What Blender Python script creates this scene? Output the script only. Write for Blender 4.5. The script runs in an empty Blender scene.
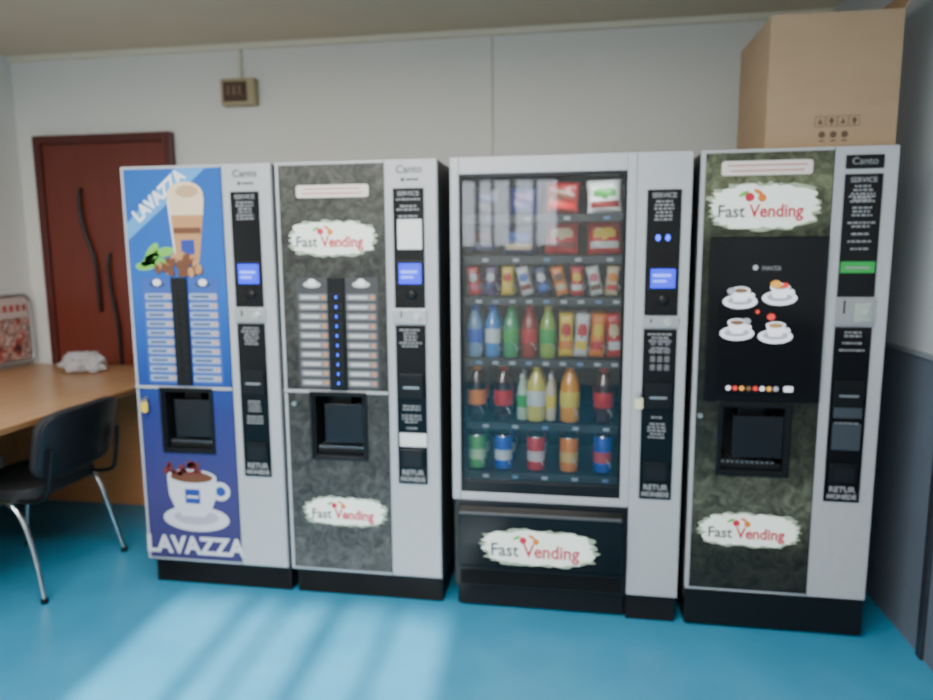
import bpy, bmesh, math, random
from mathutils import Vector, Matrix, noise
random.seed(7)
C=bpy.context.scene.collection
# ------------------------------------------------------------------ materials
def newmat(name):
    m=bpy.data.materials.new(name); m.use_nodes=True
    nt=m.node_tree; b=nt.nodes['Principled BSDF']
    return m,nt,b
MC={}
def mat(name,col,rough=.5,metal=0.,em=None,es=0.,alpha=None,spec=None,trans=0.,bump=0.,bscale=60.):
    if name in MC: return MC[name]
    m,nt,b=newmat(name)
    b.inputs['Base Color'].default_value=(*col,1)
    b.inputs['Roughness'].default_value=rough
    b.inputs['Metallic'].default_value=metal
    if spec is not None: b.inputs['Specular IOR Level'].default_value=spec
    if em: b.inputs['Emission Color'].default_value=(*em,1); b.inputs['Emission Strength'].default_value=es
    if alpha is not None: b.inputs['Alpha'].default_value=alpha
    if trans: b.inputs['Transmission Weight'].default_value=trans
    n=nt.nodes.new('ShaderNodeTexNoise'); n.inputs['Scale'].default_value=bscale
    tc=nt.nodes.new('ShaderNodeTexCoord'); nt.links.new(tc.outputs['Object'],n.inputs['Vector'])
    if bump:
        bp=nt.nodes.new('ShaderNodeBump'); bp.inputs['Strength'].default_value=bump; bp.inputs['Distance'].default_value=.004
        nt.links.new(n.outputs['Fac'],bp.inputs['Height']); nt.links.new(bp.outputs['Normal'],b.inputs['Normal'])
    MC[name]=m; return m
def noisemat(name,stops,scale=8,detail=6,rough=.5,kind='noise',stretch=(1,1,1),bump=0.,metal=0.,dist=0.,em=0.):
    if name in MC: return MC[name]
    m,nt,b=newmat(name); N=nt.nodes; L=nt.links
    tc=N.new('ShaderNodeTexCoord'); mp=N.new('ShaderNodeMapping'); mp.inputs['Scale'].default_value=stretch
    L.new(tc.outputs['Object'],mp.inputs['Vector'])
    t=N.new('ShaderNodeTexNoise'); t.inputs['Detail'].default_value=detail; t.inputs['Distortion'].default_value=dist; out=t.outputs['Fac']
    t.inputs['Scale'].default_value=scale; L.new(mp.outputs['Vector'],t.inputs['Vector'])
    r=N.new('ShaderNodeValToRGB'); e=r.color_ramp.elements
    while len(e)<len(stops): e.new(.5)
    for i,(p,c) in enumerate(stops): e[i].position=p; e[i].color=(*c,1)
    L.new(out,r.inputs['Fac']); L.new(r.outputs['Color'],b.inputs['Base Color'])
    if em: L.new(r.outputs['Color'],b.inputs['Emission Color']); b.inputs['Emission Strength'].default_value=em
    b.inputs['Roughness'].default_value=rough; b.inputs['Metallic'].default_value=metal
    if bump:
        bp=N.new('ShaderNodeBump'); bp.inputs['Strength'].default_value=bump; bp.inputs['Distance'].default_value=.005
        L.new(out,bp.inputs['Height']); L.new(bp.outputs['Normal'],b.inputs['Normal'])
    MC[name]=m; return m
def gradmat(name,stops,zlo,zhi,rough=.35,em=0.,noise=0.,nscale=14,axis=2):
    """printed artwork: vertical gradient, optionally multiplied by a stone pattern"""
    m,nt,b=newmat(name); N=nt.nodes; L=nt.links
    tc=N.new('ShaderNodeTexCoord'); sx=N.new('ShaderNodeSeparateXYZ'); L.new(tc.outputs['Object'],sx.inputs[0])
    mr=N.new('ShaderNodeMapRange'); mr.inputs[1].default_value=zlo; mr.inputs[2].default_value=zhi
    L.new(sx.outputs[axis],mr.inputs[0])
    r=N.new('ShaderNodeValToRGB'); e=r.color_ramp.elements
    while len(e)<len(stops): e.new(.5)
    for i,(p,c) in enumerate(stops): e[i].position=p; e[i].color=(*c,1)
    L.new(mr.outputs[0],r.inputs['Fac']); col=r.outputs['Color']
    if noise:
        v=N.new('ShaderNodeTexNoise'); v.inputs['Scale'].default_value=nscale; v.inputs['Detail'].default_value=6; v.inputs['Distortion'].default_value=1.6
        L.new(tc.outputs['Object'],v.inputs['Vector'])
        v2=N.new('ShaderNodeTexVoronoi'); v2.feature='DISTANCE_TO_EDGE'; v2.inputs['Scale'].default_value=nscale*1.3
        mx0=N.new('ShaderNodeMix'); mx0.data_type='VECTOR'; mx0.inputs[0].default_value=.12
        L.new(tc.outputs['Object'],mx0.inputs[4]); L.new(v.outputs['Color'],mx0.inputs[5]); L.new(mx0.outputs[1],v2.inputs['Vector'])
        r1=N.new('ShaderNodeValToRGB'); r1.color_ramp.elements[0].position=.35; r1.color_ramp.elements[1].position=.68
        r1.color_ramp.elements[0].color=(1-noise,)*3+(1,); r1.color_ramp.elements[1].color=(1+noise,)*3+(1,)
        L.new(v.outputs['Fac'],r1.inputs['Fac'])
        r2=N.new('ShaderNodeValToRGB'); r2.color_ramp.elements[0].color=(.62,)*3+(1,); r2.color_ramp.elements[1].position=.10; r2.color_ramp.elements[1].color=(1,1,1,1)
        L.new(v2.outputs['Distance'],r2.inputs['Fac'])
        for o in (r1.outputs['Color'],r2.outputs['Color']):
            mx=N.new('ShaderNodeMix'); mx.data_type='RGBA'; mx.blend_type='MULTIPLY'; mx.inputs[0].default_value=1
            L.new(col,mx.inputs[6]); L.new(o,mx.inputs[7]); col=mx.outputs[2]
    L.new(col,b.inputs['Base Color']); b.inputs['Roughness'].default_value=rough; b.inputs['Specular IOR Level'].default_value=.25
    if em: L.new(col,b.inputs['Emission Color']); b.inputs['Emission Strength'].default_value=em
    return m
def glassmat(name,tint=(1,1,1),ior=1.45):
    m,nt,b=newmat(name); N=nt.nodes; L=nt.links; N.remove(b)
    t=N.new('ShaderNodeBsdfTransparent'); t.inputs[0].default_value=(*tint,1)
    g=N.new('ShaderNodeBsdfGlossy'); g.inputs['Roughness'].default_value=.02
    f=N.new('ShaderNodeFresnel'); f.inputs[0].default_value=ior
    mx=N.new('ShaderNodeMixShader'); L.new(f.outputs[0],mx.inputs[0]); L.new(t.outputs[0],mx.inputs[1]); L.new(g.outputs[0],mx.inputs[2])
    L.new(mx.outputs[0],N['Material Output'].inputs[0]); return m

SILVER=noisemat('silver_paint',[(0,(.42,.425,.445)),(1,(.48,.485,.505))],scale=30,rough=.38,metal=.1)
SIDE=mat('cabinet_side_grey',(.06,.06,.065),.45)
BLACK=mat('black_plastic',(.006,.006,.007),.30,spec=.3)
MBLACK=mat('matte_black',(.006,.006,.007),.6,spec=.25)
DARK=mat('dark_liner',(.008,.009,.011),.4,spec=.3)
GLOSSB=mat('gloss_black_panel',(.003,.003,.004),.18,spec=.3)
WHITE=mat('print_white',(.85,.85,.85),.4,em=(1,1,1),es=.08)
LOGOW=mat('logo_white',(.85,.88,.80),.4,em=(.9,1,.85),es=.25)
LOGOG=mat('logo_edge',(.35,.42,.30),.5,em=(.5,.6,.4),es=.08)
GREYT=mat('print_grey',(.06,.06,.07),.4)
SMALLW=mat('small_print_white',(.28,.28,.29),.4)
REDT=mat('print_red',(.62,.012,.05),.4)
PINKL=mat('label_pink_white',(.80,.70,.66),.4)
CHROME=mat('chrome',(.75,.75,.76),.16,metal=1.)
STEEL=mat('brushed_steel',(.50,.50,.51),.35,metal=.9)
BLUED=mat('display_blue',(.01,.02,.5),.3,em=(.015,.04,1),es=1.6)
BLUELED=mat('led_blue',(.02,.05,.6),.3,em=(.03,.10,1),es=3)
GREEND=mat('green_lit_label',(.01,.2,.04),.3,em=(.02,.5,.08),es=.35)
YELLOW=mat('yellow_plastic',(.8,.55,.03),.4)
CREAM=mat('cream_foam',(.80,.62,.42),.4)
COFFEE=mat('coffee_brown',(.14,.05,.02),.4)
LATTE=mat('latte_tan',(.5,.25,.10),.4)
ORANGE=mat('print_orange',(.8,.22,.03),.4)
LEAF=mat('leaf_green',(.16,.50,.07),.5)
NAVY=mat('print_navy',(.02,.05,.30),.4)
LBLUE=mat('print_light_blue',(.07,.33,.72),.4)

# ------------------------------------------------------------------ mesh helpers
def empty(name,loc=(0,0,0),rz=0):
    o=bpy.data.objects.new(name,None); o.location=loc; o.rotation_euler=(0,0,rz); o.empty_display_size=.1; C.objects.link(o); return o
def link(name,me,parent,mats=(),smooth=False):
    o=bpy.data.objects.new(name,me); C.objects.link(o)
    for m in mats: me.materials.append(m)
    if smooth:
        for p in me.polygons: p.use_smooth=True
    if parent: o.parent=parent
    return o
def addbox(bm,a,b,mi=0):
    vs=[bm.verts.new((x,y,z)) for x in (a[0],b[0]) for y in (a[1],b[1]) for z in (a[2],b[2])]
    for f in [(0,1,3,2),(4,6,7,5),(0,4,5,1),(2,3,7,6),(0,2,6,4),(1,5,7,3)]:
        bm.faces.new([vs[i] for i in f]).material_index=mi
def finish(bm,name,parent,mats,smooth=False,bevel=0,seg=2):
    bmesh.ops.recalc_face_normals(bm,faces=bm.faces)
    me=bpy.data.meshes.new(name); bm.to_mesh(me); bm.free()
    o=link(name,me,parent,mats,smooth)
    if bevel:
        md=o.modifiers.new('bevel','BEVEL'); md.width=bevel; md.segments=seg; md.limit_method='ANGLE'
    return o
def box(name,parent,a,b,m,bevel=0.):
    bm=bmesh.new(); addbox(bm,a,b); return finish(bm,name,parent,[m],bevel=bevel)
def boxes(name,parent,lst,mats,bevel=0.):
    bm=bmesh.new()
    for t in lst: addbox(bm,t[0],t[1],t[2] if len(t)>2 else 0)
    return finish(bm,name,parent,mats if isinstance(mats,(list,tuple)) else [mats],bevel=bevel)
def cut(o,a,b):
    bm=bmesh.new(); addbox(bm,a,b); c=finish(bm,'tmp',None,[])
    c.matrix_world=o.parent.matrix_basis.copy() if o.parent else Matrix()
    bpy.context.view_layer.update()
    md=o.modifiers.new('c','BOOLEAN'); md.operation='DIFFERENCE'; md.object=c; md.solver='EXACT'
    bpy.context.view_layer.update()
    me=bpy.data.meshes.new_from_object(o.evaluated_get(bpy.context.evaluated_depsgraph_get()))
    o.modifiers.clear(); o.data=me; bpy.data.objects.remove(c)
def polys(name,parent,lst,y,mats,thick=0.0):
    """flat printed shapes: lst=[(pts2d, matindex, layer)] facing -y"""
    bm=bmesh.new()
    for pts,mi,ly in lst:
        f=bm.faces.new([bm.verts.new((p[0],y-ly*.0005,p[1])) for p in pts]); f.material_index=mi
    me=bpy.data.meshes.new(name); bm.to_mesh(me); bm.free()
    return link(name,me,parent,mats)
def rect(x0,z0,x1,z1): return [(x0,z0),(x1,z0),(x1,z1),(x0,z1)]
def ell(cx,cz,rx,rz,n=28,a0=0,a1=2*math.pi,rot=0):
    o=[]
    for i in range(n):
        t=a0+(a1-a0)*i/(n if a1-a0>6.28 else n-1); x=rx*math.cos(t); z=rz*math.sin(t)
        o.append((cx+x*math.cos(rot)-z*math.sin(rot),cz+x*math.sin(rot)+z*math.cos(rot)))
    return o
def rrect(x0,z0,x1,z1,r,n=5):
    o=[]
    for cx,cz,a in [(x1-r,z0+r,-90),(x1-r,z1-r,0),(x0+r,z1-r,90),(x0+r,z0+r,180)]:
        for i in range(n): t=math.radians(a+90*i/(n-1)); o.append((cx+r*math.cos(t),cz+r*math.sin(t)))
    return o
def text(name,parent,s,x,z,y,size,m,rot=0,align='LEFT',ext=.0004,bold=0.,sx=1.,shear=0.):
    cu=bpy.data.curves.new(name,'FONT'); cu.body=s; cu.size=size; cu.extrude=ext; cu.align_x=align; cu.align_y='CENTER'
    cu.offset=bold; cu.materials.append(m); cu.resolution_u=3; cu.shear=shear
    o=bpy.data.objects.new(name,cu); C.objects.link(o); o.location=(x,y,z); o.rotation_euler=(math.pi/2,-rot,0); o.scale=(sx,1,1)
    o.parent=parent; return o
def lathe(name,parent,prof,loc,mats,seg=20,sx=1,sy=1):
    """prof=[(r,z,matindex of segment above)]"""
    bm=bmesh.new(); rings=[]
    for r,z,mi in prof:
        rings.append([bm.verts.new((sx*max(r,.0004)*math.cos(2*math.pi*i/seg),sy*max(r,.0004)*math.sin(2*math.pi*i/seg),z)) for i in range(seg)])
    for k in range(len(rings)-1):
        for i in range(seg):
            f=bm.faces.new((rings[k][i],rings[k][(i+1)%seg],rings[k+1][(i+1)%seg],rings[k+1][i])); f.material_index=prof[k][2]; f.smooth=True
    bm.faces.new(rings[0][::-1]); bm.faces.new(rings[-1]).material_index=prof[-1][2]
    o=finish(bm,name,parent,mats); o.location=loc; return o
def pillow(name,parent,w,h,d,loc,ms,rot=0):
    bm=bmesh.new(); n=12; k=16; g={}
    for s in (0,1):
        for i in range(n+1):
            for j in range(k+1):
                u=i/n*2-1; v=j/k*2-1
                bul=d*.5*(max(0,1-abs(u)**3.2)**.6)*(max(0,1-abs(v)**4)**.6)
                bul*=1+.12*math.sin(7*v+3*u)
                g[s,i,j]=bm.verts.new((u*w/2*(1-.09*math.cos(v*1.57)),(-bul if s==0 else bul),v*h/2))
    for s in (0,1):
        for i in range(n):
            for j in range(k):
                f=bm.faces.new((g[s,i,j],g[s,i+1,j],g[s,i+1,j+1],g[s,i,j+1])); f.smooth=True
                u=(i+.5)/n*2-1; v=(j+.5)/k*2-1
                if s==0:
                    if (u/.72)**2+((v-.22)/.30)**2<1: f.material_index=1
                    elif abs(v+.48)<.17 and abs(u)<.8 and ms[2]: f.material_index=2
    bmesh.ops.remove_doubles(bm,verts=bm.verts,dist=.0002)
    o=finish(bm,name,parent,[ms[0],ms[1],ms[2] or ms[0]]); o.location=loc; o.rotation_euler=(0,rot,0); return o
def tube(name,parent,pts,r,m,cyclic=False,smooth=True):
    cu=bpy.data.curves.new(name,'CURVE'); cu.dimensions='3D'; cu.bevel_depth=r; cu.bevel_resolution=4; cu.use_fill_caps=True
    s=cu.splines.new('NURBS' if smooth else 'POLY'); s.points.add(len(pts)-1)
    for i,p in enumerate(pts): s.points[i].co=(*p,1)
    if smooth: s.order_u=3; s.use_endpoint_u=True
    s.use_cyclic_u=cyclic; cu.materials.append(m)
    o=bpy.data.objects.new(name,cu); C.objects.link(o); o.parent=parent; return o
def cyl(name,parent,a,b,r,m,seg=16):
    a=Vector(a); b=Vector(b); bm=bmesh.new()
    bmesh.ops.create_cone(bm,cap_ends=True,segments=seg,radius1=r,radius2=r,depth=(b-a).length,matrix=Matrix.Translation((a+b)/2)@(b-a).to_track_quat('Z','Y').to_matrix().to_4x4())
    return finish(bm,name,parent,[m],smooth=False)

# ------------------------------------------------------------------ room
XL,XR,YB,YF,ZC=-1.603,3.13,1.30,-5.0,2.677
WALL=noisemat('wall_paint_white',[(0,(.74,.725,.68)),(1,(.80,.785,.74))],scale=1.5,rough=.5,bump=.03)
WALLL=noisemat('wall_paint_left',[(0,(.72,.72,.69)),(1,(.78,.78,.75))],scale=2,rough=.6)
CEIL=noisemat('ceiling_paint_beige',[(0,(.64,.55,.40)),(1,(.72,.63,.48))],scale=2,rough=.8)
FLOOR=noisemat('floor_blue_paint',[(0,(.02,.19,.34)),(.5,(.03,.24,.41)),(1,(.06,.31,.48))],scale=3.5,detail=9,rough=.40,bump=.05)
box('floor',None,(XL-.1,YF-.1,-.1),(XR+.1,YB+.1,0),FLOOR)
box('ceiling',None,(XL-.1,YF-.1,ZC),(XR+.1,YB+.1,ZC+.1),CEIL)
box('wall_back',None,(XL-.1,YB,0),(XR+.1,YB+.1,ZC),WALL)
box('wall_left',None,(XL-.1,YF,0),(XL,YB,ZC),WALLL)
RUP=mat('wall_right_upper',(.46,.48,.50),.6); RLO=noisemat('wall_right_dado',[(0,(.09,.11,.145)),(1,(.12,.145,.18))],scale=3,rough=.5)
boxes('wall_right',None,[((XR,YF,1.09),(XR+.1,YB,ZC),0),((XR,YF,0),(XR+.1,YB,1.09),1)],[RUP,RLO])
wx0,wx1,wz0,wz1=.38,1.66,1.50,2.27
boxes('wall_front',None,[((XL,YF-.1,0),(XR,YF,wz0)),((XL,YF-.1,wz1),(XR,YF,ZC)),((XL,YF-.1,wz0),(wx0,YF,wz1)),((wx1,YF-.1,wz0),(XR,YF,wz1))],WALL)
WF=mat('window_frame_white',(.7,.7,.7),.4)
fr=[((wx0,YF-.08,wz0),(wx0+.04,YF-.03,wz1)),((wx1-.04,YF-.08,wz0),(wx1,YF-.03,wz1)),((wx0,YF-.08,wz0),(wx1,YF-.03,wz0+.04)),((wx0,YF-.08,wz1-.03),(wx1,YF-.03,wz1))]
for x,w in [(.72,.06),(.90,.04),(1.10,.08),(1.36,.05)]: fr.append(((x,YF-.07,wz0),(x+w,YF-.04,wz1)))
boxes('window_1',None,fr,WF)
TRIM=mat('trim_cream',(.76,.71,.58),.5)
box('trim_1',None,(XL,YB-.03,ZC-.035),(XR,YB,ZC),TRIM,.004)
box('trim_2',None,(1.383,YB-.006,0),(1.395,YB,ZC-.035),mat('trim_seam',(.56,.54,.46),.5),.001)
box('trim_3',None,(XR-.012,-.12,0),(XR,-.08,1.09),mat('trim_dark',(.02,.022,.03),.4),.002)
box('trim_4',None,(XR-.010,YF,1.08),(XR,YB,1.10),mat('trim_dado',(.22,.25,.28),.5),.002)
# door
WOOD=noisemat('door_mahogany',[(0,(.12,.020,.012)),(1,(.18,.034,.020))],scale=6,stretch=(6,6,.6),rough=.35)
WOODF=noisemat('door_frame_mahogany',[(0,(.07,.012,.009)),(1,(.11,.020,.014))],scale=6,stretch=(6,6,.6),rough=.35)
d=empty('door_1',(0,YB,0))
dx0,dx1,dz=-1.465,-.536,2.195
boxes('door_frame',d,[((dx0,-.05,0),(dx0+.05,0,dz)),((dx1-.05,-.05,0),(dx1,0,dz)),((dx0+.05,-.05,dz-.05),(dx1-.05,0,dz))],WOODF,.004)
box('door_leaf',d,(dx0+.052,-.035,.01),(dx1-.052,-.001,dz-.052),WOOD,.002)
def wave(x,z0,z1,a,b):
    return [(x,-.04,z1),(x-a*.2,-.055,z1-.03),(x-a*.2,-.055,z1-(z1-z0)*.25),(x+b*.5,-.055,z1-(z1-z0)*.45),(x+b,-.055,z1-(z1-z0)*.6),(x+b,-.055,z0+.03),(x+b*.95,-.04,z0)]
BR=mat('handle_dark_metal',(.03,.028,.03),.3,metal=.7)
tube('door_pull_handle',d,wave(-1.165,1.12,1.875,.02,.08),.012,BR)
tube('door_wave_inlay',d,wave(-1.00,.70,1.48,.02,.035),.011,BR)
# junction box
j=empty('junction_box',(-.090,YB,2.40))
box('housing',j,(-.105,-.06,-.075),(.105,0,.075),mat('jb_beige',(.42,.34,.20),.5),.006)
box('cover',j,(-.085,-.066,-.055),(.06,-.06,.055),mat('jb_brown',(.09,.045,.03),.3),.003)
boxes('breakers',j,[((-.06+i*.035,-.074,-.02),(-.035+i*.035,-.066,.03)) for i in range(3)],mat('jb_breaker',(.2,.12,.08),.4),.001)
cyl('conduit',j,(0,-.012,.075),(0,-.012,ZC-.036-2.40),.011,TRIM)
for i in (0,1): box('conduit_clip_%d'%(i+1),j,(-.018,-.026,.11+i*.08),(.018,0,.12+i*.08),TRIM)

# ------------------------------------------------------------------ shared machine parts
def blob(cx,cz,w,h,seed,n=64,j=.09):
    rr=random.Random(seed); o=[]
    for i in range(n):
        t=2*math.pi*i/n; c,s=math.cos(t),math.sin(t)
        k=(abs(c)**3.2+abs(s)**3.2)**(-1/3.2)
        k*=1+rr.uniform(-j,j)
        o.append((cx+w/2*k*c,cz+h/2*k*s))
    return o
def logo(p,cx,cz,w,h,y,seed):
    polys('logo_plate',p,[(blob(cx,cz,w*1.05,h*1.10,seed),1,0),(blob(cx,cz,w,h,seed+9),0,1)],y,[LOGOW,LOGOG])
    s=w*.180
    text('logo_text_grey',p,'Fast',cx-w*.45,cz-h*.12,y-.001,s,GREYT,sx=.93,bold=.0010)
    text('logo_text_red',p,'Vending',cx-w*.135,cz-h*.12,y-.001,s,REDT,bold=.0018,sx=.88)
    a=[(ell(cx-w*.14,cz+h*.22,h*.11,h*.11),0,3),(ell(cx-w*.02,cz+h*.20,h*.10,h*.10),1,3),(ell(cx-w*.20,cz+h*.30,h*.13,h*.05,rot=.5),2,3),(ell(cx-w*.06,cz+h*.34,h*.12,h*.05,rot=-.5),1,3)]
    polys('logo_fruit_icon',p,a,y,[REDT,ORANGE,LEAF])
def plate_text(p,x0,x1,z0,z1,y,seed,m=SMALLW,rowh=.013):
    rr=random.Random(seed); L=[]; z=z1
    while z-rowh>z0:
        w=(x1-x0)*rr.uniform(.55,.98); c=(x0+x1)/2
        xx=c-w/2
        while xx<c+w/2-.004:
            ww=rr.uniform(.006,.018); L.append((rect(xx,z-rowh*.5,min(xx+ww,c+w/2),z),0,0)); xx+=ww+.004
        z-=rowh*(1 if rr.random()<.8 else 2.0)
    return polys('small_print',p,L,y,[m])
def lock(p,x,z,y,key=None):
    cyl('lock_barrel',p,(x,y,z),(x,y-.010,z),.009,STEEL)
    if key:
        box('key_blade',p,(x-.002,y-.030,z-.008),(x+.002,y-.010,z+.008),STEEL)
        pts=rrect(x-.013,z-.055,x+.017,z-.008,.008)
        bm=bmesh.new(); f=bm.faces.new([bm.verts.new((a,y-.022,b)) for a,b in pts]); r=bmesh.ops.extrude_face_region(bm,geom=[f])
        bmesh.ops.translate(bm,verts=[v for v in r['geom'] if isinstance(v,bmesh.types.BMVert)],vec=(0,.006,0))
        finish(bm,'key_tag',p,[key],bevel=.001)
        tube('key_ring',p,[(x+.009*math.cos(t*.7),y-.022,z-.004+.010*math.sin(t*.7)) for t in range(9)],.0014,STEEL,True)
def coin_unit(p,x0,x1,z0,z1,y):
    box('coin_plate',p,(x0,y-.006,z0),(x1,y,z1),STEEL,.002)
    w=x1-x0
    box('coin_slot',p,(x0+w*.22,y-.008,z0+(z1-z0)*.45),(x0+w*.26,y-.0055,z1-.008),MBLACK)
    cyl('coin_lever',p,(x0+w*.7,y-.006,(z0+z1)/2),(x0+w*.7,y-.018,(z0+z1)/2),.014,CHROME)
def column(p,x0,x1,z0,z1,y,seed,coin=(1.19,1.25),disp=(1.35,1.43)):
    """black service strip with display, coin unit, payment reader and return cup"""
    c=(x0+x1)/2; w=x1-x0
    box('service_strip_upper',p,(x0,y-.004,coin[1]+.004),(x1,y,z1),GLOSSB,.002)
    box('service_strip_lower',p,(x0,y-.004,z0),(x1,y,coin[0]-.004),GLOSSB,.002)
    coin_unit(p,x0-.006,x1+.006,coin[0],coin[1],y)
    f=y-.0045
    text('service_caption',p,'SERVICE',c,z1-.022,f,.024,SMALLW,align='CENTER',bold=.0004)
    plate_text(p,x0+.012,x1-.012,z1-.13,z1-.04,f,seed)
    if disp:
        box('display_bezel',p,(x0+.010,y-.007,disp[0]-.01),(x1-.004,y-.004,disp[1]+.01),BLACK,.002)
        polys('display_screen',p,[(rect(x0+.02,disp[0],x1-.014,disp[1]),0,0),(rect(x0+.028,disp[0]+.042,x1-.03,disp[0]+.052),1,1),(rect(x0+.028,disp[0]+.022,x1-.045,disp[0]+.03),1,1)],y-.0072,[BLUED,mat('display_glyph',(.2,.3,1),.3,em=(.15,.25,1),es=1.6)])
        lathe('selector_knob',p,[(.020,0,0),(.019,.006,0),(.008,.008,0)],(c+.008,y-.004,disp[0]-.045),[BLACK]).rotation_euler=(math.pi/2,0,0)
    plate_text(p,x0+.015,x1-.015,coin[0]-.10,coin[0]-.02,f,seed+1)
    box('card_reader',p,(x0+.012,y-.010,z0+.36),(x1-.012,y-.004,z0+.46),BLACK,.004)
    box('note_slot',p,(x0+.03,y-.011,z0+.40),(x1-.03,y-.0098,z0+.408),STEEL)
    plate_text(p,x0+.02,x1-.02,z0+.22,z0+.33,f,seed+2)
    box('coin_return_cup',p,(x0+.015,y-.012,z0+.07),(x1-.015,y-.004,z0+.15),BLACK,.005)
    box('coin_return_flap',p,(x0+.028,y-.014,z0+.08),(x1-.028,y-.0118,z0+.135),DARK,.003)
    text('return_caption_1',p,'RETUR',c,z0+.048,f,.030,SMALLW,align='CENTER',bold=.0010)
    text('return_caption_2',p,'MONEDE',c,z0+.020,f,.025,SMALLW,align='CENTER',bold=.0010)

def coffee_machine(name,x,poster,kind):
    W=.658; p=empty(name,(x,0,0))
    H=(.125,.635,.342,.895) if kind!=3 else (.108,.64,.342,.895)
    zp=.125 if kind!=3 else .155
    body=box('cabinet_body',p,(.002,.032,.105),(W-.002,.735,1.826),SIDE)
    cut(body,(H[0],-.02,H[1]),(H[2],.17,H[3]))
    slab=box('door_shell',p,(0,0,zp),(W,.03,1.83),SILVER)
    cut(slab,(H[0],-.02,H[1]),(H[2],.06,H[3]))
    md=slab.modifiers.new('bevel','BEVEL'); md.width=.004; md.segments=2; md.limit_method='ANGLE'
    po=box('graphic_panel',p,(.014,-.0025,zp+.012),(.446,.004,1.818),poster)
    cut(po,(H[0],-.02,H[1]),(H[2],.02,H[3]))
    box('column_seam',p,(.4462,-.0015,zp+.004),(.4490,.002,1.826),DARK)
    pl=[((.006,.045,0),(W-.006,.73,.103),0)]
    if kind!=3: pl+=[((.02,.040,.012+i*.013),(W-.02,.046,.018+i*.013),1) for i in range(7)]
    else: pl=[((.003,.030,0),(W-.003,.73,.103),0),((.003,.004,.012),(W-.003,.030,.148),1)]
    boxes('plinth',p,pl,[MBLACK,BLACK],.002)
    t=.006
    boxes('hatch_liner',p,[((H[0],.0,H[1]),(H[0]+t,.168,H[3])),((H[2]-t,0,H[1]),(H[2],.168,H[3])),((H[0]+t,0,H[1]),(H[2]-t,.168,H[1]+t)),((H[0]+t,0,H[3]-t),(H[2]-t,.168,H[3])),((H[0]+t,.160,H[1]+t),(H[2]-t,.168,H[3]-t))],DARK)
    e=.014
    boxes('hatch_bezel',p,[((H[0]-e,-.010,H[1]-e),(H[0],.002,H[3]+e)),((H[2],-.010,H[1]-e),(H[2]+e,.002,H[3]+e)),((H[0],-.010,H[1]-e),(H[2],.002,H[1])),((H[0],-.010,H[3]),(H[2],.002,H[3]+e))],BLACK,.003)
    boxes('cup_grille',p,[((H[0]+.012+i*.018,.02,H[1]+.03),(H[0]+.020+i*.018,.15,H[1]+.036)) for i in range(11)],STEEL)
    box('drip_tray',p,(H[0]+.008,.018,H[1]+.008),(H[2]-.008,.155,H[1]+.028),MBLACK,.003)
    boxes('spout_block',p,[((H[0]+.07,.05,H[3]-.06),(H[2]-.07,.13,H[3]-.008),0),((H[0]+.09,.075,H[3]-.085),(H[0]+.10,.085,H[3]-.06),1),((H[0]+.115,.075,H[3]-.085),(H[0]+.125,.085,H[3]-.06),1)],[BLACK,STEEL],.002)
    box('hatch_window',p,(H[0]+.045,.006,H[1]+.055),(H[2]-.008,.010,H[3]-.04),mat('hatch_tint',(.010,.011,.014),.25,spec=.35),.002)
    if kind!=3: boxes('door_split',p,[((.0,-.006,.902),(.446,.0,.914),0),((.0,-.003,.898),(.446,.0,.902),1)],[SILVER,DARK])
    lock(p,.045 if kind!=3 else .03,.855,-.0025,YELLOW if kind==1 else None)
    if kind==3:
        column(p,.484,.610,.54,1.735,0,31,coin=(1.20,1.30),disp=None)
        box('brand_badge',p,(.484,-.004,1.752),(.610,0,1.800),GLOSSB,.002)
        text('brand_caption',p,'Canto',.547,1.777,-.0045,.034,SMALLW,align='CENTER')
        polys('lit_label',p,[(rect(.489,1.39,.603,1.43),0,0),(rect(.505,1.405,.585,1.412),1,1)],-.0048,[GREEND,SMALLW])
        box('bank_card_pad',p,(.545,-.012,1.215),(.600,-.006,1.285),mat('pad_pale',(.35,.4,.35),.4),.003)
        boxes('pad_stack',p,[((.500,-.007,.86),(.597,-.003,.97)),((.500,-.007,.74),(.597,-.003,.84))],mat('slate_panel',(.045,.055,.07),.3),.003)
        plate_text(p,.495,.60,1.46,1.66,-.0046,77)
    else:
        column(p,.482,.606,.53,1.72,0,11*kind)
        text('brand_caption',p,'Canto',.548,1.790,-.0010,.042,GREYT,align='CENTER',bold=.0006)
        polys('brand_mark',p,[(ell(.522,1.752,.008,.008),0,0),(rect(.535,1.748,.585,1.756),0,0)],-.0010,[GREYT])
    return p

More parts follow.
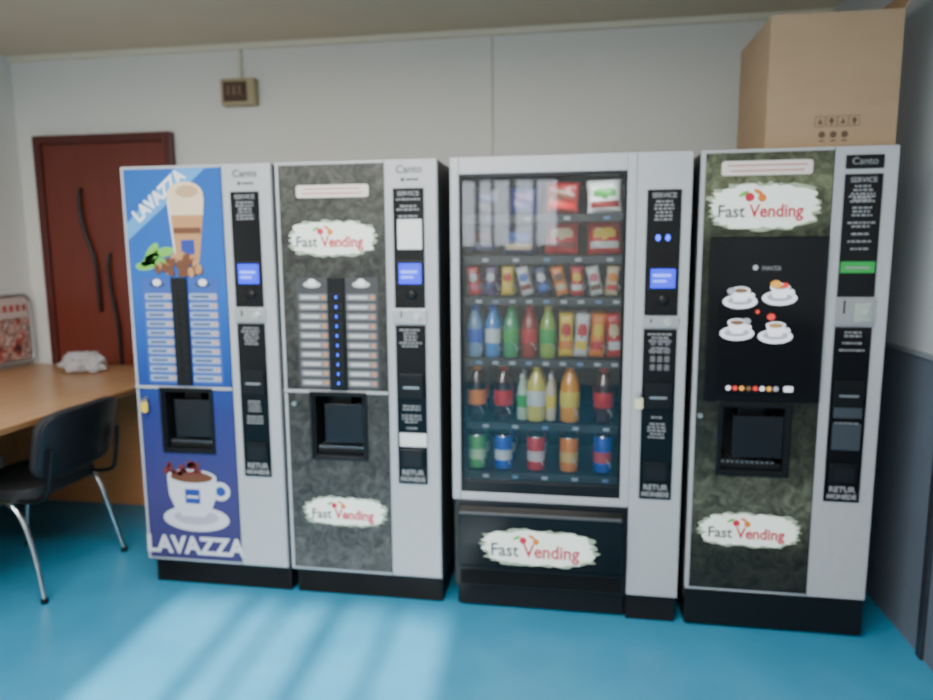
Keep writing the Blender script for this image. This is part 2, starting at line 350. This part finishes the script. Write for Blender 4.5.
def drinks_menu(p,x0,x1,z0,z1,y,base,line,strip,ledm,rows=10):
    L=[(rrect(x0,z0,x1,z1,.01),0,0)]
    cs0,cs1=x0+.135,x0+.205
    h=(z1-.055-z0-.01)/rows
    for i in range(rows):
        zz=z0+.012+i*h
        for a,b in ((x0+.010,cs0-.006),(cs1+.006,x1-.010)):
            L.append((rrect(a,zz,b,zz+h*.66,.004,3),1,1))
            L.append((rect(a+.010,zz+h*.20,b-.035,zz+h*.44),2,2)); L.append((ell(b-.014,zz+h*.33,.007,.007,10),3,2))
    for cx in ((x0+cs0)/2,(cs1+x1)/2):
        L+= [(ell(cx,z1-.028,.036,.013,20),2,1),(ell(cx,z1-.020,.018,.014,16),4,2)]
    polys('menu_panel',p,L,y,[base,line,strip,ORANGE,WHITE])
    bx=[((cs0,y-.010,z0-.005),(cs1,y,z1-.0),0)]
    for i in range(rows):
        zz=z0+.012+i*h
        bx+=[((cs0+.008,y-.014,zz+.002),(cs0+.030,y-.010,zz+h*.7),1),((cs1-.030,y-.014,zz+.002),(cs1-.008,y-.010,zz+h*.7),1)]
        if ledm: bx+=[((cs0+.032,y-.012,zz+h*.2),(cs0+.039,y-.010,zz+h*.5),2)]
    boxes('button_strip',p,bx,[BLACK,DARK,ledm or DARK],.001)

# ---- machine 1 : blue coffee poster
BLUEP=gradmat('poster_blue',[(0,(.045,.035,.12)),(.18,(.05,.045,.16)),(.40,(.028,.04,.19)),(.5,(.010,.06,.30)),(.7,(.015,.11,.44)),(1,(.02,.11,.40))],.13,1.82,rough=.3)
m1=coffee_machine('coffee_vending_machine',0,BLUEP,1)
y=-.0032
drinks_menu(m1,.066,.410,.925,1.375,y,mat('menu_blue',(.03,.09,.38),.3),mat('menu_label_blue',(.30,.40,.58),.4),mat('menu_ink_blue',(.03,.05,.15),.4),None)
polys('banner',m1,[([(.016,1.60),(.245,1.816),(.38,1.816),(.016,1.53)][::1],0,0)],y,[LBLUE])
text('banner_text',m1,'LAVAZZA',.168,1.708,y-.0008,.072,WHITE,rot=.68,align='CENTER',bold=.0025,sx=.90)
gx,gz=.285,1.61
g=[([(gx-.058,gz-.17),(gx+.048,gz-.17),(gx+.082,gz+.08),(gx-.080,gz+.08)],0,2),
   ([(gx-.073,gz+.02),(gx+.075,gz+.02),(gx+.082,gz+.09),(gx-.080,gz+.09)],1,3),
   (ell(gx,gz+.10,.080,.055),1,4),(ell(gx+.01,gz+.115,.050,.025),5,5),(rect(gx-.062,gz-.055,gx+.062,gz-.03),2,3),
   (rect(gx-.03,gz-.14,gx+.03,gz-.08),3,4),([(gx-.080,gz+.08),(gx-.073,gz+.08),(gx-.053,gz-.17),(gx-.058,gz-.17)],4,5)]
polys('latte_print',m1,g,y,[LATTE,CREAM,COFFEE,NAVY,WHITE,mat('foam_shadow',(.55,.35,.20),.5)])
rr=random.Random(3); bl=[]
for q in [(.11,1.45,.5),(.16,1.435,-.2),(.12,1.48,.9),(.175,1.48,.2),(.09,1.425,.1)]: bl.append((ell(q[0],q[1],.048,.020,16,rot=q[2]),1,1))
for i in range(38):
    cx=rr.uniform(.14,.34); cz=1.395+rr.random()*.09*(1-abs(cx-.24)/.13)
    bl.append((ell(cx,cz,.021,.014,12,rot=rr.uniform(0,3)),0 if rr.random()<.6 else 2,2+i*.2))
polys('coffee_beans_print',m1,bl,y-.001,[COFFEE,LEAF,LATTE])
cx,cz=.235,.44
PALEC=mat('print_cup_white',(.60,.60,.66),.4)
cu=[(ell(cx+.01,cz-.115,.155,.058),0,1),(ell(cx+.01,cz-.108,.105,.034),1,2),
    ([(cx-.115,cz+.075),(cx+.115,cz+.075),(cx+.11,cz-.01),(cx+.085,cz-.07),(cx+.05,cz-.105),(cx-.05,cz-.105),(cx-.085,cz-.07),(cx-.11,cz-.01)],0,3),
    (ell(cx,cz+.075,.115,.034),0,4),(ell(cx,cz+.074,.10,.026),2,5),(ell(cx+.130,cz+.015,.045,.042),0,2),(ell(cx+.132,cz+.015,.024,.022),3,2.5),
    (rect(cx-.035,cz-.045,cx+.035,cz+.02),3,6),(rect(cx-.028,cz-.02,cx+.028,cz-.01),0,7)]
for i in range(18): cu.append((ell(cx-.11+i*.009+rr.uniform(-.02,.02),cz+.080+rr.random()*.055,.014,.008+rr.random()*.010,10,rot=i),4,6))
polys('cup_print',m1,cu,y,[PALEC,mat('print_pale_grey',(.38,.38,.46),.4),COFFEE,NAVY,mat('splash_red_brown',(.16,.03,.025),.4)])
text('lower_poster_text',m1,'LAVAZZA',.230,.197,y-.0008,.108,PALEC,align='CENTER',bold=.004,sx=.98)

# ---- machine 2 : grey stone
STONE2=gradmat('poster_stone_grey',[(0,(.085,.085,.080)),(.25,(.062,.062,.058)),(.45,(.045,.045,.042)),(.8,(.055,.055,.048)),(1,(.085,.085,.070))],.13,1.82,rough=.35,noise=.45,nscale=16)
m2=coffee_machine('coffee_vending_machine.001',.6771,STONE2,2)
drinks_menu(m2,.071,.414,.920,1.375,y,mat('menu_grey',(.05,.05,.055),.3),mat('menu_label_grey',(.20,.20,.21),.4),mat('menu_ink_white',(.60,.60,.60),.4),BLUELED)
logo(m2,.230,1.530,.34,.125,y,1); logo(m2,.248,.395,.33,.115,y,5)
polys('promo_label',m2,[(rrect(.088,1.690,.385,1.738,.01),0,0),(rect(.12,1.72,.35,1.727),1,1),(rect(.11,1.702,.36,1.709),1,1)],y,[PINKL,mat('label_print',(.6,.3,.25),.5)])
box('notice_card',m2,(.500,-.0065,1.485),(.596,-.0045,1.60),mat('card_white',(.8,.8,.8),.5))
box('notice_strip',m2,(.492,-.0065,.69),(.604,-.0045,.745),mat('card_white',(.8,.8,.8),.5))

# ---- machine 4 : green stone + touch screen
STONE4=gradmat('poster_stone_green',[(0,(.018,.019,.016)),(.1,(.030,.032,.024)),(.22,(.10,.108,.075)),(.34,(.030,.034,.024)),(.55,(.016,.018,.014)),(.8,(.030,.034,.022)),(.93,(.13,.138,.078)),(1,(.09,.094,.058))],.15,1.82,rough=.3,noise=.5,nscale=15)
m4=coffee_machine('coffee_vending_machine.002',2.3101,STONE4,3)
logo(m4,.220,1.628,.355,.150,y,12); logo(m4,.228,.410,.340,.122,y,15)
polys('promo_label',m4,[(rrect(.070,1.738,.377,1.788,.01),0,0),(rect(.09,1.769,.36,1.776),1,1),(rect(.10,1.75,.35,1.757),1,1)],y,[PINKL,mat('label_print',(.6,.3,.25),.5)])
box('touch_screen',m4,(.040,-.012,.915),(.447,-.001,1.520),GLOSSB,.004)
box('touch_screen_inner',m4,(.075,-.0135,.94),(.415,-.0118,1.47),mat('screen_glass',(.002,.002,.003),.15,spec=.3),.003)
def cupicon(cx,cz,k,seed):
    return [(ell(cx,cz-.018*k,.060*k,.026*k),0,0),(ell(cx,cz-.014*k,.045*k,.017*k),1,1),
      ([(cx-.032*k,cz+.022*k),(cx+.032*k,cz+.022*k),(cx+.022*k,cz-.018*k),(cx-.022*k,cz-.018*k)],0,2),
      (ell(cx,cz+.022*k,.034*k,.014*k),0,3),(ell(cx,cz+.022*k,.026*k,.009*k),2+seed%2,4),(ell(cx+.038*k,cz+.004,.012*k,.010*k),0,2)]
ic=[]
for i,(a,b) in enumerate([(.152,1.305),(.288,1.318),(.146,1.188),(.280,1.178)]): ic+=cupicon(a,b,1.0,i)
ic+=[(ell(.215,1.250,.007,.007),4,0),(ell(.262,1.232,.014,.012),4,5),(ell(.272,1.350,.018,.014),5,5),(ell(.305,1.345,.012,.010),4,5),(ell(.2,1.41,.009,.009),1,0),
     (ell(.120,1.325,.014,.012),1,5),(ell(.178,1.215,.014,.011),1,5),(ell(.115,1.17,.012,.010),1,5)]
ic+=[(ell(.125+i*.024,.965,.009,.009,12),[0,4,5,2,4,0,5,1][i],0) for i in range(8)]
ic+=[(rrect(.32,.955,.352,.975,.004),0,0)]
polys('drink_icons',m4,ic,-.0140,[mat('icon_white',(.8,.8,.85),.4,em=(.9,.9,1),es=.6),mat('icon_grey',(.35,.36,.4),.4,em=(.5,.5,.6),es=.4),mat('icon_brown',(.25,.12,.06),.4),LATTE,mat('icon_red',(.7,.05,.04),.4,em=(.9,.05,.03),es=.5),mat('icon_orange',(.8,.35,.05),.4,em=(.9,.4,.05),es=.5)])
text('screen_caption',m4,'necta',.255,1.41,-.0142,.030,SMALLW,align='CENTER')

# ------------------------------------------------------------------ snack machine
W=.896
s=empty('snack_vending_machine',(1.3857,0,0))
boxes('cabinet_body',s,[((.002,.034,.10),(.035,.78,1.826)),((.700,.034,.10),(W-.002,.78,1.826)),((.035,.034,1.775),(.700,.78,1.826)),((.035,.034,.10),(.700,.78,.475)),((.035,.55,.475),(.700,.78,1.775))],SIDE)
boxes('interior_liner',s,[((.0351,.055,.52),(.040,.55,1.77)),((.695,.055,.52),(.6999,.55,1.77)),((.04,.54,.52),(.695,.549,1.77)),((.04,.055,1.765),(.695,.54,1.774)),((.04,.055,.476),(.695,.54,.50))],mat('interior_charcoal',(.010,.012,.015),.5,spec=.25))
boxes('door_frame',s,[((0,0,.475),(.034,.032,1.83)),((.666,0,.475),(.700,.032,1.83)),((.034,0,1.766),(.666,.032,1.83)),((.034,0,.475),(.666,.032,.508)),((.7005,0,.112),(W,.032,1.83))],SILVER,.003)
boxes('glass_gasket',s,[((.034,.002,.508),(.046,.020,1.766)),((.654,.002,.508),(.666,.020,1.766)),((.046,.002,1.752),(.654,.020,1.766)),((.046,.002,.508),(.654,.020,.555))],BLACK,.002)
box('window_glass',s,(.046,.010,.555),(.654,.014,1.752),glassmat('display_glass',(.94,.96,.97),1.5))
column(s,.737,.860,.515,1.695,0,55,coin=(1.185,1.228),disp=(1.335,1.406))
kp=[]
for r in range(4):
    for c in range(3): kp.append(((.765+c*.026,-.008,1.12-r*.032),(.783+c*.026,-.004,1.143-r*.032)))
boxes('keypad',s,kp,mat('key_grey',(.13,.13,.14),.4),.002)
polys('status_leds',s,[(ell(.780,1.52,.009,.012,12),0,0),(ell(.815,1.52,.009,.012,12),0,0)],-.005,[BLUELED])
lock(s,.725,.93,0,mat('key_tag_pale',(.75,.7,.45),.5))
boxes('drawer_surround',s,[((.004,.004,.10),(.697,.034,.474),0)],[BLACK],.004)
bm=bmesh.new()
prof=[(.000,.455),(-.022,.425),(-.030,.30),(-.026,.205),(.000,.19)]
va=[bm.verts.new((.025,a,b)) for a,b in prof]; vb=[bm.verts.new((.680,a,b)) for a,b in prof]
for i in range(4): bm.faces.new((va[i],vb[i],vb[i+1],va[i+1]))
bm.faces.new(va); bm.faces.new(vb[::-1]); bm.faces.new((va[0],va[4],vb[4],vb[0]))
finish(bm,'delivery_flap',s,[GLOSSB],bevel=.004)
box('flap_lip',s,(.03,-.034,.425),(.675,-.018,.435),mat('lip_dark',(.08,.08,.085),.3),.003)
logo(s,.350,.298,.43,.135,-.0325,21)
boxes('lower_grille',s,[((.03,-.003,.115+i*.012),(.675,.004,.121+i*.012)) for i in range(5)],MBLACK)
boxes('plinth',s,[((.01,.05,0),(W-.01,.77,.10),0),((.70,.02,.0),(W-.006,.05,.108),0),((.02,.03,.01),(.69,.05,.095),1)],[MBLACK,BLACK],.002)
SH=[1.610,1.452,1.290,1.045,.785,.575]
sb=[]
for z in SH:
    sb+=[((.041,.060,z-.008),(.694,.50,z-.002),0),((.041,.048,z-.026),(.694,.060,z+.004),1)]
boxes('shelves',s,sb,[DARK,mat('shelf_rail',(.025,.028,.032),.4,metal=.3)])
L=[]
for k,z in enumerate(SH):
    n=[4,5,9,9,5,5][k]
    for i in range(n):
        cx=.07+(.60)*(i+.5)/n; L.append((rect(cx-.012,z-.018,cx+.012,z-.005),0 if (i+k)%3 else 1,0))
polys('price_tags',s,L,.0475,[mat('tag_white',(.40,.42,.45),.5),mat('tag_blue',(.12,.22,.4),.5)])
cd=bpy.data.curves.new('coil','CURVE'); cd.dimensions='3D'; cd.bevel_depth=.0016; sp=cd.splines.new('POLY'); N=90; sp.points.add(N-1)
for i in range(N): t=i/N*2*math.pi*6; sp.points[i].co=(.030*math.cos(t),.07+i/N*.40,.032+.030*math.sin(t),1)
cd.materials.append(STEEL)
def coil(x,z):
    o=bpy.data.objects.new('vend_coil',cd); C.objects.link(o); o.parent=s; o.location=(x,0,z)
def P(n,c): return mat('pack_'+n,c,.28)
cR,cDR,cW,cY,cO,cG,cB,cDB,cK,cPu,cPi,cBr,cCr=[P(n,c) for n,c in [('red',(.55,.010,.010)),('dark_red',(.22,.015,.015)),('white',(.60,.60,.57)),('yellow',(.75,.50,.03)),('orange',(.78,.19,.012)),('green',(.05,.30,.05)),('blue',(.03,.12,.48)),('dark_blue',(.012,.022,.11)),('black',(.02,.02,.02)),('purple',(.09,.025,.14)),('pink',(.6,.08,.16)),('brown',(.13,.045,.018)),('cream',(.62,.48,.28))]]
def bag(x,z,w,h,m,y=.14,rot=0):
    for k in range(3): pillow('snack_bag',s,w,h,.055,(x,y+k*.085,z+h/2+.003),m,rot)
bag(.120,1.612,.120,.118,(cK,cDB,None),.19); bag(.270,1.612,.120,.118,(cDB,cPu,None),.19); bag(.425,1.612,.135,.128,(cDR,cBr,cR),rot=.04); bag(.588,1.612,.140,.134,(cW,cG,cDR),rot=-.04)
bag(.110,1.455,.115,.120,(cK,cBr,cDB)); bag(.255,1.455,.135,.120,(cDB,cB,cCr)); bag(.425,1.455,.140,.140,(cR,cCr,cDR),rot=.03); bag(.590,1.455,.140,.140,(cR,cY,cW),rot=-.03)
BARS=[(cR,cW,cPi),(cPu,cW,cDB),(cY,cR,None),(cW,cB,cDR),(cDB,cW,cB),(cO,cBr,cCr),(cR,cY,cW),(cW,cPi,cBr),(cCr,cO,cR)]
for i,m in enumerate(BARS):
    x=.078+i*.068; coil(x,1.293)
    for k in range(2): pillow('snack_bar',s,.050,.118,.024,(x,.080+k*.10,1.293+.066),m,random.uniform(-.28,.28))
def bottle(x,z,h,r,liq,lab,cap,y=.115):
    for k in range(2):
        lathe('drink_bottle',s,[(r*.85,0,0),(r,.006,0),(r*.97,h*.28,1),(r,h*.29,1),(r,h*.55,0),(r*.97,h*.57,0),(r*.86,h*.70,0),(r*.42,h*.86,0),(r*.38,h*.90,2),(r*.44,h*.905,2),(r*.44,h,2)],(x,y+k*.12,z),[liq,lab,cap])
def lq(n,c,r=.12): return mat('liquid_'+n,c,r,spec=.6)
CW=mat('cap_white',(.7,.7,.7),.4); CR=mat('cap_red',(.60,.015,.015),.4); CBc=mat('cap_blue',(.02,.13,.62),.4); CO=mat('cap_orange',(.80,.22,.02),.4); CG=mat('cap_green',(.05,.38,.07),.4); CY=mat('cap_yellow',(.80,.58,.05),.4)
b4=[((.20,.38,.58),CBc,CBc),((.05,.28,.68),CW,CBc),((.05,.36,.15),CG,CG),((.35,.03,.02),CR,CR),((.30,.48,.08),CG,CY)]
for i,(c,l,k) in enumerate(b4): x=.078+i*.074; bottle(x,1.048,.212,.033,lq('b4%d'%i,c),l,k); coil(x,1.048)
for i,m in enumerate([(cY,cR,cO),(cW,cR,cY),(cO,cY,cR),(cR,cCr,cW)]):
    x=.447+i*.062; coil(x,1.048)
    for k in range(2): pillow('snack_bag',s,.060,.180,.035,(x,.095+k*.11,1.048+.096),m,random.uniform(-.08,.08))
b5=[((.03,.012,.01),CO,CO),((.035,.008,.006),CR,CR),((.75,.62,.12),CW,CY),((.85,.33,.02),CY,CO),((.06,.01,.01),CR,CR)]
xs=[.085,.195,.330,.465,.600]
for i,(c,l,k) in enumerate(b5):
    bottle(xs[i],.788,.228,.040,lq('b5%d'%i,c),l,k); coil(xs[i],.788)
bottle(.272,.788,.19,.022,lq('b5x',(.50,.62,.45)),CG,CW,y=.12); bottle(.388,.788,.19,.022,lq('b5y',(.68,.58,.40)),CY,CW,y=.12)
CANT=mat('can_top',(.6,.6,.62),.25,metal=1)
def can(x,z,h,r,m,m2,y=.115):
    for k in range(2): lathe('drink_can',s,[(r*.82,0,2),(r,.006,0),(r,h*.28,1),(r,h*.55,0),(r,h-.012,2),(r*.84,h,2),(r*.80,h-.002,2)],(x,y+k*.10,z),[m,m2,CANT])
c6=[((.10,.36,.08),(.45,.62,.32)),((.01,.08,.50),(.6,.6,.65)),((.58,.02,.02),(.65,.52,.52)),((.80,.22,.015),(.75,.45,.1)),((.02,.08,.46),(.55,.05,.05))]
for i,(a,b) in enumerate(c6): can(xs[i],.578,.155 if i!=4 else .165,.037,mat('can_a%d'%i,a,.25,metal=.1),mat('can_b%d'%i,b,.25,metal=.1)); coil(xs[i],.578)
ls=bpy.data.lights.new('led','AREA'); ls.shape='RECTANGLE'; ls.size=.58; ls.size_y=.03; ls.energy=1.6; ls.color=(.97,.98,1)
lo=bpy.data.objects.new('interior_led',ls); C.objects.link(lo); lo.parent=s; lo.location=(.35,.045,1.745); lo.rotation_euler=(math.radians(20),0,0)

# ------------------------------------------------------------------ cardboard box
CARD=noisemat('cardboard',[(0,(.33,.215,.125)),(1,(.40,.265,.16))],scale=5,stretch=(1,1,4),rough=.8)
CARDI=mat('cardboard_inside',(.32,.19,.10),.85)
cb=empty('cardboard_box',(2.536,.050,1.8305),math.radians(.5))
w,dp,h,t=.436,.46,.462,.005
bm=bmesh.new()
for a,b in [((0,0,0),(w,t,h)),((0,dp-t,0),(w,dp,h)),((0,t,0),(t,dp-t,h)),((w-t,t,0),(w,dp-t,h)),((t,t,0),(w-t,dp-t,t)),((t,.004,h-t),(w-t,dp/2-.002,h)),((t,dp/2+.002,h-t),(w-t,dp-.004,h))]: addbox(bm,a,b)
finish(bm,'carton_walls',cb,[CARD],bevel=.0015)
bm=bmesh.new(); addbox(bm,(0,0,0),(.004,dp-.01,.11)); o=finish(bm,'top_flap',cb,[CARDI]); o.location=(w-.004,.005,h); o.rotation_euler=(0,math.radians(28),0)
box('packing_tape',cb,(t,dp/2-.03,h),(w-.01,dp/2+.03,h+.001),mat('tape_tan',(.45,.30,.15),.25))
INK=mat('box_ink',(.10,.06,.035),.7)
L=[]
def frm(x0,z0,x1,z1,t=.002): return [(rect(x0,z0,x1,z0+t),0,0),(rect(x0,z1-t,x1,z1),0,0),(rect(x0,z0,x0+t,z1),0,0),(rect(x1-t,z0,x1,z1),0,0)]
for i in range(4):
    x0=.165+i*.038; L+=frm(x0,.075,x0+.034,.112)
    L+= [(ell(x0+.017,.096,.008,.010,10),0,1),(rect(x0+.014,.08,x0+.020,.09),0,1)] if i%2 else [([(x0+.008,.084),(x0+.026,.084),(x0+.017,.106)],0,1)]
for i in range(3): x0=.175+i*.038; L+=[(ell(x0+.015,.048,.012,.012,14),0,1),(rect(x0+.006,.024,x0+.024,.029),0,1)]
polys('handling_marks',cb,L,-.0006,[INK])

# ------------------------------------------------------------------ desk
DW=noisemat('desk_wood',[(0,(.36,.19,.09)),(.5,(.44,.25,.125)),(1,(.52,.31,.165))],scale=3,stretch=(10,.8,10),rough=.30,detail=8)
DWP=noisemat('desk_panel_wood',[(0,(.58,.23,.085)),(1,(.68,.31,.13))],scale=3,stretch=(1,8,8),rough=.45)
dk=empty('desk',(0,0,0))
box('desk_top',dk,(XL+.01,-1.0,.752),(-.41,YB-.06,.780),DW,.004)
box('edge_band',dk,(-.4098,-1.0,.754),(-.406,YB-.06,.778),mat('edge_dark',(.25,.12,.05),.4))
box('end_panel_far',dk,(XL+.05,.90,0),(-.445,.925,.752),DWP,.003)
box('end_panel_near',dk,(XL+.05,-.95,0),(-.445,-.925,.752),DWP,.003)
box('modesty_panel',dk,(XL+.12,-.925,.30),(XL+.14,.90,.752),DWP)
bm=bmesh.new(); bmesh.ops.create_icosphere(bm,subdivisions=5,radius=1)
for v in bm.verts:
    q=v.co.copy(); k=1+.45*noise.noise(q*1.8+Vector((3,1,2)))+.34*noise.noise(q*4.5)+.16*noise.noise(q*10)
    v.co=Vector((q.x*.115*k,q.y*.085*k,max(q.z,-.55)*.068*k))
mn=min(v.co.z for v in bm.verts)
bg=finish(bm,'plastic_bag',None,[mat('thin_plastic',(.75,.76,.8),.2,alpha=.5)],smooth=True); bg.location=(-1.01,.96,.781-mn)
pb=empty('framed_picture',(-1.572,0,0))
y0,y1,z0,z1,r=.35,1.235,.792,1.225,.06
pts=[]
for cy,cz2,a in [(y1-r,z0+r,-90),(y1-r,z1-r,0),(y0+r,z1-r,90),(y0+r,z0+r,180)]:
    for i in range(7): tt=math.radians(a+15*i); pts.append((0,cy+r*math.cos(tt),cz2+r*math.sin(tt)))
tube('tube_frame',pb,pts,.0105,STEEL,True,False)
PIC=noisemat('picture_print',[(.32,(.05,.03,.03)),(.43,(.45,.10,.08)),(.50,(.60,.42,.36)),(.58,(.16,.05,.05)),(.68,(.62,.50,.45))],scale=13,detail=2,rough=.4)
box('picture_panel',pb,(-.006,y0+.02,z0+.03),(.0,y1-.02,z1-.145),PIC)
box('picture_header',pb,(-.006,y0+.02,z1-.14),(.0,y1-.02,z1-.015),mat('header_pale',(.62,.50,.48),.5))
boxes('picture_title',pb,[((.0,1.20-i*.05,z1-.10),(.001,1.17-i*.05,z1-.06)) for i in range(14)],mat('title_red',(.45,.08,.07),.5))

# ------------------------------------------------------------------ chair (faces the desk, -x)
ch=empty('office_chair',(-.33,.045,0),0)
FAB=noisemat('chair_black_fabric',[(0,(.008,.008,.010)),(1,(.018,.018,.021))],scale=60,rough=.75,bump=.1)
def shell(name,fn,nu,nv,th,m):
    bm=bmesh.new(); g=[[bm.verts.new(fn(i/nu*2-1,j/nv*2-1)) for j in range(nv+1)] for i in range(nu+1)]
    for i in range(nu):
        for jj in range(nv): bm.faces.new((g[i][jj],g[i+1][jj],g[i+1][jj+1],g[i][jj+1])).smooth=True
    o=finish(bm,name,ch,[m],smooth=True); md=o.modifiers.new('s','SOLIDIFY'); md.thickness=th; md.offset=0
    b=o.modifiers.new('b','BEVEL'); b.width=.008; b.segments=3; return o
def sq(u,v,p=5.):
    k=(abs(u)**p+abs(v)**p)**(1/p); mx=max(abs(u),abs(v))
    return (u,v) if k==0 else (u*mx/k,v*mx/k)
def backf(u,v):
    u,v=sq(u,v); return Vector((.03-.055*u*u+.03*v,u*.25,.665+v*.145+.010*(1-u*u)))
def seatf(u,v):
    u,v=sq(u,v); return Vector((-.30+v*.225,u*.235,.455-.02*(1-u*u)*(1-v*v)-(.02*max(0,-v)**3)))
shell('backrest',backf,18,12,.032,FAB)
shell('backrest_shell',lambda u,v:backf(u*.96,v*.96)+Vector((.020,0,0)),18,12,.008,mat('chair_shell_plastic',(.009,.009,.011),.4))
shell('seat',seatf,16,16,.05,FAB)
for sg,n in ((-1,'near'),(1,'far')):
    yy=sg*.245
    tube('rear_leg_'+n,ch,[(-.02,yy*1.08,.012),(-.06,yy,.20),(-.13,yy,.43),(-.20,yy,.425)],.0115,CHROME)
    tube('front_leg_'+n,ch,[(-.56,yy*1.05,.012),(-.54,yy,.20),(-.48,yy,.425),(-.20,yy,.425)],.0115,CHROME)
    tube('back_post_'+n,ch,[(-.20,yy*.9,.43),(-.02,yy*.9,.42),(.01,yy*.88,.50),(.035,yy*.86,.66)],.010,BLACK)
    for xx,k in ((-.02,1.08),(-.56,1.05)): lathe('foot_cap_%s_%d'%(n,1 if xx>-.1 else 2),ch,[(.015,0,0),(.015,.02,0),(.012,.024,0)],(xx,yy*k,0.0),[MBLACK],seg=12)
for xx in (-.42,-.16): cyl('cross_bar',ch,(xx,-.245,.425),(xx,.245,.425),.010,CHROME)

# ------------------------------------------------------------------ lights
def area(name,loc,sx,sy,e,col=(1,1,1),rot=(0,0,0)):
    l=bpy.data.lights.new(name,'AREA'); l.shape='RECTANGLE'; l.size=sx; l.size_y=sy; l.energy=e; l.color=col
    o=bpy.data.objects.new(name,l); C.objects.link(o); o.location=loc; o.rotation_euler=rot; return o
for i,(x,yy,e) in enumerate([(.8,-1.3,75),(.8,-3.3,190)]):  # added fill lamps out of view overhead, standing in for soft window daylight
    f=empty('fill_light' if i==0 else 'fill_light.001',(x,yy,ZC))
    boxes('fill_tray',f,[((-1.25,-.3,-.04),(1.25,-.28,0)),((-1.25,.28,-.04),(1.25,.3,0)),((-1.27,-.3,-.04),(-1.25,.3,0)),((1.25,-.3,-.04),(1.27,.3,0)),((-1.25,-.28,-.012),(1.25,.28,-.001))],WF)  # made-up housing around the fill lamp
    a=area('fill_lamp',(0,0,-.03),2.4,.5,e,(1,.965,.91)); a.parent=f
sun=bpy.data.lights.new('sun','SUN'); sun.energy=20; sun.angle=math.radians(1.2); sun.color=(1,.94,.85)
so=bpy.data.objects.new('sun',sun); C.objects.link(so)
dr=Vector((-.047,1,-.449)).normalized(); so.rotation_euler=dr.to_track_quat('-Z','Y').to_euler(); so.location=(1,-9,5)
w=bpy.data.worlds.new('world'); bpy.context.scene.world=w; w.use_nodes=True
bgn=w.node_tree.nodes['Background']; bgn.inputs[0].default_value=(.86,.92,1,1); bgn.inputs[1].default_value=9.0

# ------------------------------------------------------------------ camera
cx,cy,cz,yaw,pit,roll,fp=1.8826,-2.6749,1.4745,.1618,.141,-.0067,693.458
f=Vector((-math.sin(yaw)*math.cos(pit),math.cos(yaw)*math.cos(pit),-math.sin(pit)))
r=Vector((math.cos(yaw),math.sin(yaw),0)); u=r.cross(f)
c_,s_=math.cos(roll),math.sin(roll); r2=c_*r+s_*u; u2=-s_*r+c_*u
cam=bpy.data.cameras.new('camera'); co=bpy.data.objects.new('camera',cam); C.objects.link(co)
co.matrix_world=Matrix(((r2.x,u2.x,-f.x,cx),(r2.y,u2.y,-f.y,cy),(r2.z,u2.z,-f.z,cz),(0,0,0,1)))
cam.sensor_width=36; cam.sensor_fit='HORIZONTAL'; cam.lens=fp/933*36; cam.clip_start=.02
cam.dof.use_dof=True; cam.dof.focus_distance=1.15; cam.dof.aperture_fstop=2.9
bpy.context.scene.camera=co
